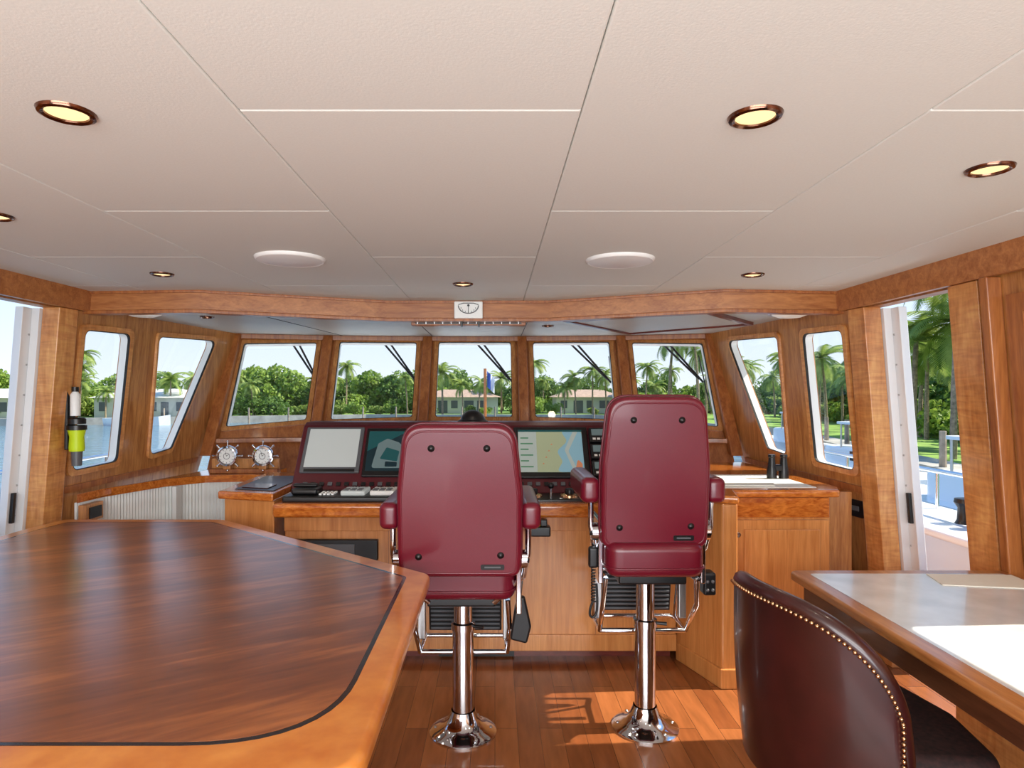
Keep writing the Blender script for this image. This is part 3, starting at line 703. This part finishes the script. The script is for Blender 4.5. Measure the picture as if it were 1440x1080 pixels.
# ------------------------------------------------------------------ landscape
WZ=-2.6
box('canal_water',-300,300,-100,400,WZ-.5,WZ,'water')
shore=[(-260,68),(-60,84),(-20,100),(15,100),(27,60),(24,42),(21,27),(19,10),(19,-60),(300,-60),(300,390),(-260,390)]
prism('shore_ground',shore,WZ-.2,WZ+.8,'grass')
strip('seawall',[(-260,68),(-60,84),(-20,100),(15,100),(26.7,60)],-.5,.2,WZ-.3,WZ+.95,'seawall',bevel=0)
v=[(26.6,60),(23.6,42),(20.6,27),(18.6,10),(18.6,-60)]
vv=[];f=[]
for x,y in v: vv+=[(x,y,WZ-.3),(x+.6,y,WZ-.3),(x+.6,y,WZ+.95),(x,y,WZ+.95)]
for i in range(4):
    for j in range(4): a=i*4+j;b_=i*4+(j+1)%4; f.append((a,b_,b_+4,a+4))
mesh_obj('seawall.001',vv,f,'seawall')
GZ=WZ+.8
def tree_mesh(name,h,r,n,ls,mat,blobs=9):
    v=[];f=[]
    bl=[]
    for k in range(blobs):
        a=random.random()*6.28; rr=r*.6*math.sqrt(random.random()); bl.append((rr*math.cos(a),rr*math.sin(a),h*(.30+.46*random.random()),r*(.34+.25*random.random())))
    for i in range(n):
        b_=random.choice(bl)
        d=Vector((random.gauss(0,1),random.gauss(0,1),random.gauss(0,1))).normalized()*b_[3]*(.75+.3*random.random())
        p=Vector((b_[0],b_[1],b_[2]))+Vector((d.x,d.y,d.z*.8))
        u=Vector((random.gauss(0,1),random.gauss(0,1),random.gauss(0,1))).normalized()*ls*(.6+.8*random.random())
        w=u.orthogonal().normalized(); w.rotate(Matrix.Rotation(random.random()*6.28,3,u.normalized())); w*=ls*.5
        k=len(v); v+=[p-u*.5,p+w,p+u*.5,p-w]; f.append((k,k+1,k+2,k+3))
    k=len(v); n2=7
    for j in range(2):
        for i in range(n2):
            a=i*6.283/n2; rr=(.25,.15)[j]; v.append((rr*math.cos(a),rr*math.sin(a),(0,h*.6)[j]))
    me=bpy.data.meshes.new(name); 
    for i in range(n2): f.append((k+i,k+(i+1)%n2,k+n2+(i+1)%n2,k+n2+i))
    me.from_pydata([tuple(q) for q in v],[],f); me.materials.append(M[mat]); me.materials.append(M['bark'])
    for p in me.polygons[-n2:]: p.material_index=1
    me.update(); return me
def palm_mesh(name,h,nf,fl_):
    v=[];f=[];mi=[]
    n2=8;seg=8;bend=random.uniform(-.8,.8)
    for j in range(seg+1):
        t=j/seg; cx=bend*t*t; rr=.17-.06*t+(.02 if j%2 else 0)
        for i in range(n2):
            a=i*6.283/n2; v.append((cx+rr*math.cos(a),rr*math.sin(a),h*t))
    for j in range(seg):
        for i in range(n2): f.append((j*n2+i,j*n2+(i+1)%n2,(j+1)*n2+(i+1)%n2,(j+1)*n2+i)); mi.append(1)
    top=Vector((bend,0,h))
    for k in range(nf):
        az=6.283*k/nf+random.uniform(-.2,.2); el=random.uniform(-.5,1.25)
        hd=Vector((math.cos(az),math.sin(az),0)); side=Vector((-math.sin(az),math.cos(az),0))
        pts=[];p=top.copy();e=el
        S_=14
        for s in range(S_+1):
            pts.append(p.copy()); st_=fl_/S_; p=p+(hd*math.cos(e)+Vector((0,0,math.sin(e))))*st_; e-=(.09+.05*s/S_)
        for s in range(1,S_+1):
            p=pts[s]; d=(pts[s]-pts[s-1]).normalized(); ln=fl_*.28*math.sin(math.pi*(.12+.85*s/S_))**.6
            for sg in (-1,1):
                for q in (0,.5):
                    p_=p-d*(fl_/S_)*q
                    tip=p_+side*sg*ln*.8+d*ln*.55+Vector((0,0,-ln*.35))
                    i0=len(v); v+=[p_-d*.07,p_+d*.07,tip]; f.append((i0,i0+1,i0+2)); mi.append(0)
    me=bpy.data.meshes.new(name); me.from_pydata([tuple(q) for q in v],[],f); me.materials.append(M['frond']); me.materials.append(M['bark'])
    me.polygons.foreach_set('material_index',mi); me.update(); return me
trees=[tree_mesh('tree_a',8,4.5,3000,.5,'leaf'),tree_mesh('tree_b',6.5,4,2600,.45,'leaf2'),tree_mesh('tree_c',9,4,3000,.5,'leaf2',12)]
shrub=[tree_mesh('shrub_a',3.0,2.6,1400,.38,'leaf'),tree_mesh('shrub_b',3.4,2.8,1400,.38,'leaf2'),tree_mesh('shrub_c',2.4,2.4,1200,.35,'frond')]
palms=[palm_mesh('palm_a',7.5,24,3.4),palm_mesh('palm_b',6.0,22,3.2),palm_mesh('palm_c',9.0,24,3.2)]
lg=group('shoreline_woodland',(0,0,0))
def place(me,nm,x,y,s,z=GZ,parent=lg):
    o=bpy.data.objects.new(nm,me); o.location=(x,y,z); o.rotation_euler=(0,0,random.random()*6.28); o.scale=(s,s,s*random.uniform(.9,1.1)); scene.collection.objects.link(o)
    if parent: o.parent=parent
def shore_y(x):
    pts=shore[:4]
    for i in range(3):
        if pts[i][0]<=x<=pts[i+1][0]: t=(x-pts[i][0])/(pts[i+1][0]-pts[i][0]); return pts[i][1]+t*(pts[i+1][1]-pts[i][1])
    return 100
houses=[(-6,112,13,8,2.8,'roof2'),(-50,95,14,8,2.8,'roof'),(-70,92,12,8,2.8,'roof'),(-84,89,12,8,2.8,'roof'),(16,113,11,8,2.8,'roof2'),(-104,86,12,8,2.8,'roof2')]
def near_house(x,y,m=2): return any(abs(x-h[0])<h[2]/2+m and y<h[1]+h[3]/2+2 for h in houses)
x=-128
while x<64:
    y=shore_y(min(x,14)) if x<15 else 101
    hh=near_house(x,y)
    if not hh or random.random()<.8: place(random.choice(shrub),'shrub',x,y+2+random.random()*4,random.uniform(.6,1.0) if not hh else random.uniform(.4,.7))
    if not near_house(x,y+9,1): place(random.choice(shrub),'shrub',x+1,y+10+random.random()*5,random.uniform(.9,1.3))
    place(random.choice(trees),'broadleaf_tree',x+random.uniform(-1,1),y+24+random.random()*10,random.uniform(.65,1.05))
    x+=random.uniform(2.3,3.3)
x=-124
while x<60:
    y=shore_y(min(x,14)) if x<15 else 101
    yy=y+3+random.random()*16
    if near_house(x,yy,0): yy=y+2
    place(random.choice(palms),'palm_tree',x,yy,random.uniform(.6,1.05)); x+=random.uniform(1.8,4.0)
for a in [(trees[0],-36,106,1.15),(trees[0],-42,112,1.1),(trees[2],-17,114,1.0),(trees[0],-22,116,1.1),(trees[0],-13,118,1.1)]: place(a[0],'broadleaf_tree',a[1],a[2],a[3])
for a in [(palms[2],25,92,1.35),(palms[2],28,88,1.3),(palms[0],31,94,1.3)]: place(a[0],'palm_tree',a[1],a[2],a[3])
def xs_(y): return 19+(y-10)*.12 if y<27 else 21+(y-27)*.2
for k in range(30):
    y=6+k*3.0; xs=xs_(y)
    place(random.choice(trees),'broadleaf_tree',xs+13+random.random()*3,y+random.uniform(-1,1),random.uniform(.8,1.0))
    place(random.choice(trees),'broadleaf_tree',xs+19+random.random()*4,y+random.uniform(-1,1),random.uniform(.9,1.15))
    place(random.choice(shrub),'shrub',xs+9+random.random()*2,y+random.random(),random.uniform(.6,1.0))
    if k%3!=1: place(random.choice(palms),'palm_tree',xs+5+random.random()*4,y+random.uniform(-1,1),random.uniform(.75,1.05))
place(palms[2],'palm_tree',24.0,33.5,1.0); place(palms[0],'palm_tree',26.5,36,1.1); place(palms[1],'palm_tree',25.5,39,1.1)
def house(x,y,w,d,h,rm):
    g=group('waterfront_house',(x,y,GZ))
    box('walls',x-w/2,x+w/2,y-d/2,y+d/2,GZ,GZ+h,'house',g)
    o=.6; r=h+1.3
    mesh_obj('roof',[(x-w/2-o,y-d/2-o,GZ+h),(x+w/2+o,y-d/2-o,GZ+h),(x+w/2+o,y+d/2+o,GZ+h),(x-w/2-o,y+d/2+o,GZ+h),(x-w/4,y,GZ+r),(x+w/4,y,GZ+r)],[(0,1,5,4),(2,3,4,5),(1,2,5),(3,0,4),(0,3,2,1)],rm,g)
    for k in range(int(w//2.2)):
        xx=x-w/2+.7+k*2.2; box('glazing_%d'%k,xx,xx+1.1+.5*(k%2),y-d/2-.05,y-d/2+.02,GZ+(.1 if k%3==1 else .9),GZ+2.2,'grey',g)
for a in houses: house(*a)
g=group('dock_pilings',(0,95,WZ))
k=0
for x in list(range(-70,16,5)):
    y=shore_y(x)-3; cyl('piling_%d'%k,(x,y,WZ-.5),(x,y,WZ+2.2),.14,.12,'piling',g,8); k+=1
for i in range(12):
    y=12+i*4; xs=xs_(y)-1.6
    cyl('piling_%d'%k,(xs,y,WZ-.5),(xs,y,WZ+2.6),.16,.14,'piling',g,8); k+=1
g=group('wooden_dock',(20,30,WZ+1)); 
vv=[(17.2,10,WZ+.9),(18.7,10,WZ+.9),(20.8,27,WZ+.9),(25,48,WZ+.9),(23.2,48,WZ+.9),(19,27,WZ+.9)]
mesh_obj('deck',vv+[(a[0],a[1],a[2]+.12) for a in vv],[(0,1,2,3,4,5),(11,10,9,8,7,6)]+[(i,(i+1)%6,6+(i+1)%6,6+i) for i in range(6)],'seawall',g)
def boat(x,y,ang,L_):
    g=group('docked_motorboat',(0,0,0)); T4=Matrix.Translation((x,y,WZ))@Matrix.Rotation(ang,4,'Z')
    st=[(-.5,.16,.0),(-.2,.18,.0),(.15,.17,.02),(.35,.11,.05),(.5,.004,.1)]
    v=[];f=[]
    for t,w,s in st:
        v+=[T4@Vector((t*L_,-w*L_*.6,-.2)),T4@Vector((t*L_,-w*L_,1.0+s*L_*.5)),T4@Vector((t*L_,w*L_,1.0+s*L_*.5)),T4@Vector((t*L_,w*L_*.6,-.2))]
    for i in range(4):
        for j in range(3): a=i*4+j; f.append((a,a+1,a+5,a+4))
    f.append((0,1,2,3))
    mesh_obj('hull',v,f,'white',g)
    prism('cabin',rnd([(-.15*L_,-.1*L_),(.2*L_,-.08*L_),(.2*L_,.08*L_),(-.15*L_,.1*L_)],.3),.9,1.9,'white',g,bevel=.15,M4=T4)
    prism('cabin_glass',rnd([(-.12*L_,-.102*L_),(.205*L_,-.07*L_),(.205*L_,.07*L_),(-.12*L_,.102*L_)],.3),1.35,1.75,'black',g,M4=T4)
    prism('hardtop',rnd([(-.22*L_,-.11*L_),(.08*L_,-.1*L_),(.08*L_,.1*L_),(-.22*L_,.11*L_)],.3),2.9,3.0,'white',g,M4=T4)
    for i,(a,b_) in enumerate(((-.2,-.09),(-.2,.09),(.05,-.08),(.05,.08))):
        p=T4@Vector((a*L_,b_*L_,1.0)); q=T4@Vector((a*L_,b_*L_,2.95)); cyl('post_%d'%i,p,q,.04,.04,'steel',g,8)
boat(16.0,28,1.75,8); boat(20.0,43,1.8,7); boat(14.0,18.5,1.7,7)
boat(-47,84.5,.1,8)
# ------------------------------------------------------------------ light
w=bpy.data.worlds.new('sky'); scene.world=w; w.use_nodes=True; N=w.node_tree.nodes; L=w.node_tree.links
bg=N['Background']; tc=N.new('ShaderNodeTexCoord'); sx=N.new('ShaderNodeSeparateXYZ'); L.new(tc.outputs['Generated'],sx.inputs[0])
r=N.new('ShaderNodeValToRGB'); e=r.color_ramp.elements; e[0].position=0; e[0].color=lin((234,241,250)); e[1].position=.6; e[1].color=lin((120,172,236))
k=e.new(.14); k.color=lin((206,226,250))
L.new(sx.outputs['Z'],r.inputs['Fac']); L.new(r.outputs['Color'],bg.inputs['Color']); bg.inputs['Strength'].default_value=1.28
s=bpy.data.lights.new('sun','SUN'); s.energy=9.0; s.angle=.009; s.color=(1,.92,.78)
o=bpy.data.objects.new('sun',s); o.rotation_euler=Vector((-1.0,-.06,-.98)).to_track_quat('-Z','Y').to_euler(); link(o)
def area(name,loc,tgt,size,sy,e,c):
    l=bpy.data.lights.new(name,'AREA'); l.shape='RECTANGLE'; l.size=size; l.size_y=sy; l.energy=e; l.color=c
    o=bpy.data.objects.new(name,l); o.location=loc; o.rotation_euler=(Vector(tgt)-Vector(loc)).to_track_quat('-Z','Y').to_euler(); link(o); return o
area('fill_uplight',(-.2,-1.4,.9),(-.2,1.6,2.4),3.5,.8,100,(.94,.98,1))  # added fill behind the camera, brightens the near ceiling; no cabin lamp there
area('fill_forward',(-.2,-1.8,1.9),(-.1,4.0,1.1),4.0,.6,105,(1,.98,.95))  # unseen frontal fill added behind the camera to lift the cabin, not a fixture
# ------------------------------------------------------------------ camera
cam=bpy.data.cameras.new('camera'); co=bpy.data.objects.new('camera',cam); scene.collection.objects.link(co)
co.location=(0,0,1.65); co.rotation_euler=(math.pi/2,0,0); cam.lens=22.5; cam.sensor_width=36; cam.sensor_fit='HORIZONTAL'
cam.shift_x=24/1440; cam.shift_y=13/1440; cam.clip_end=1000; cam.clip_start=.02
scene.camera=co
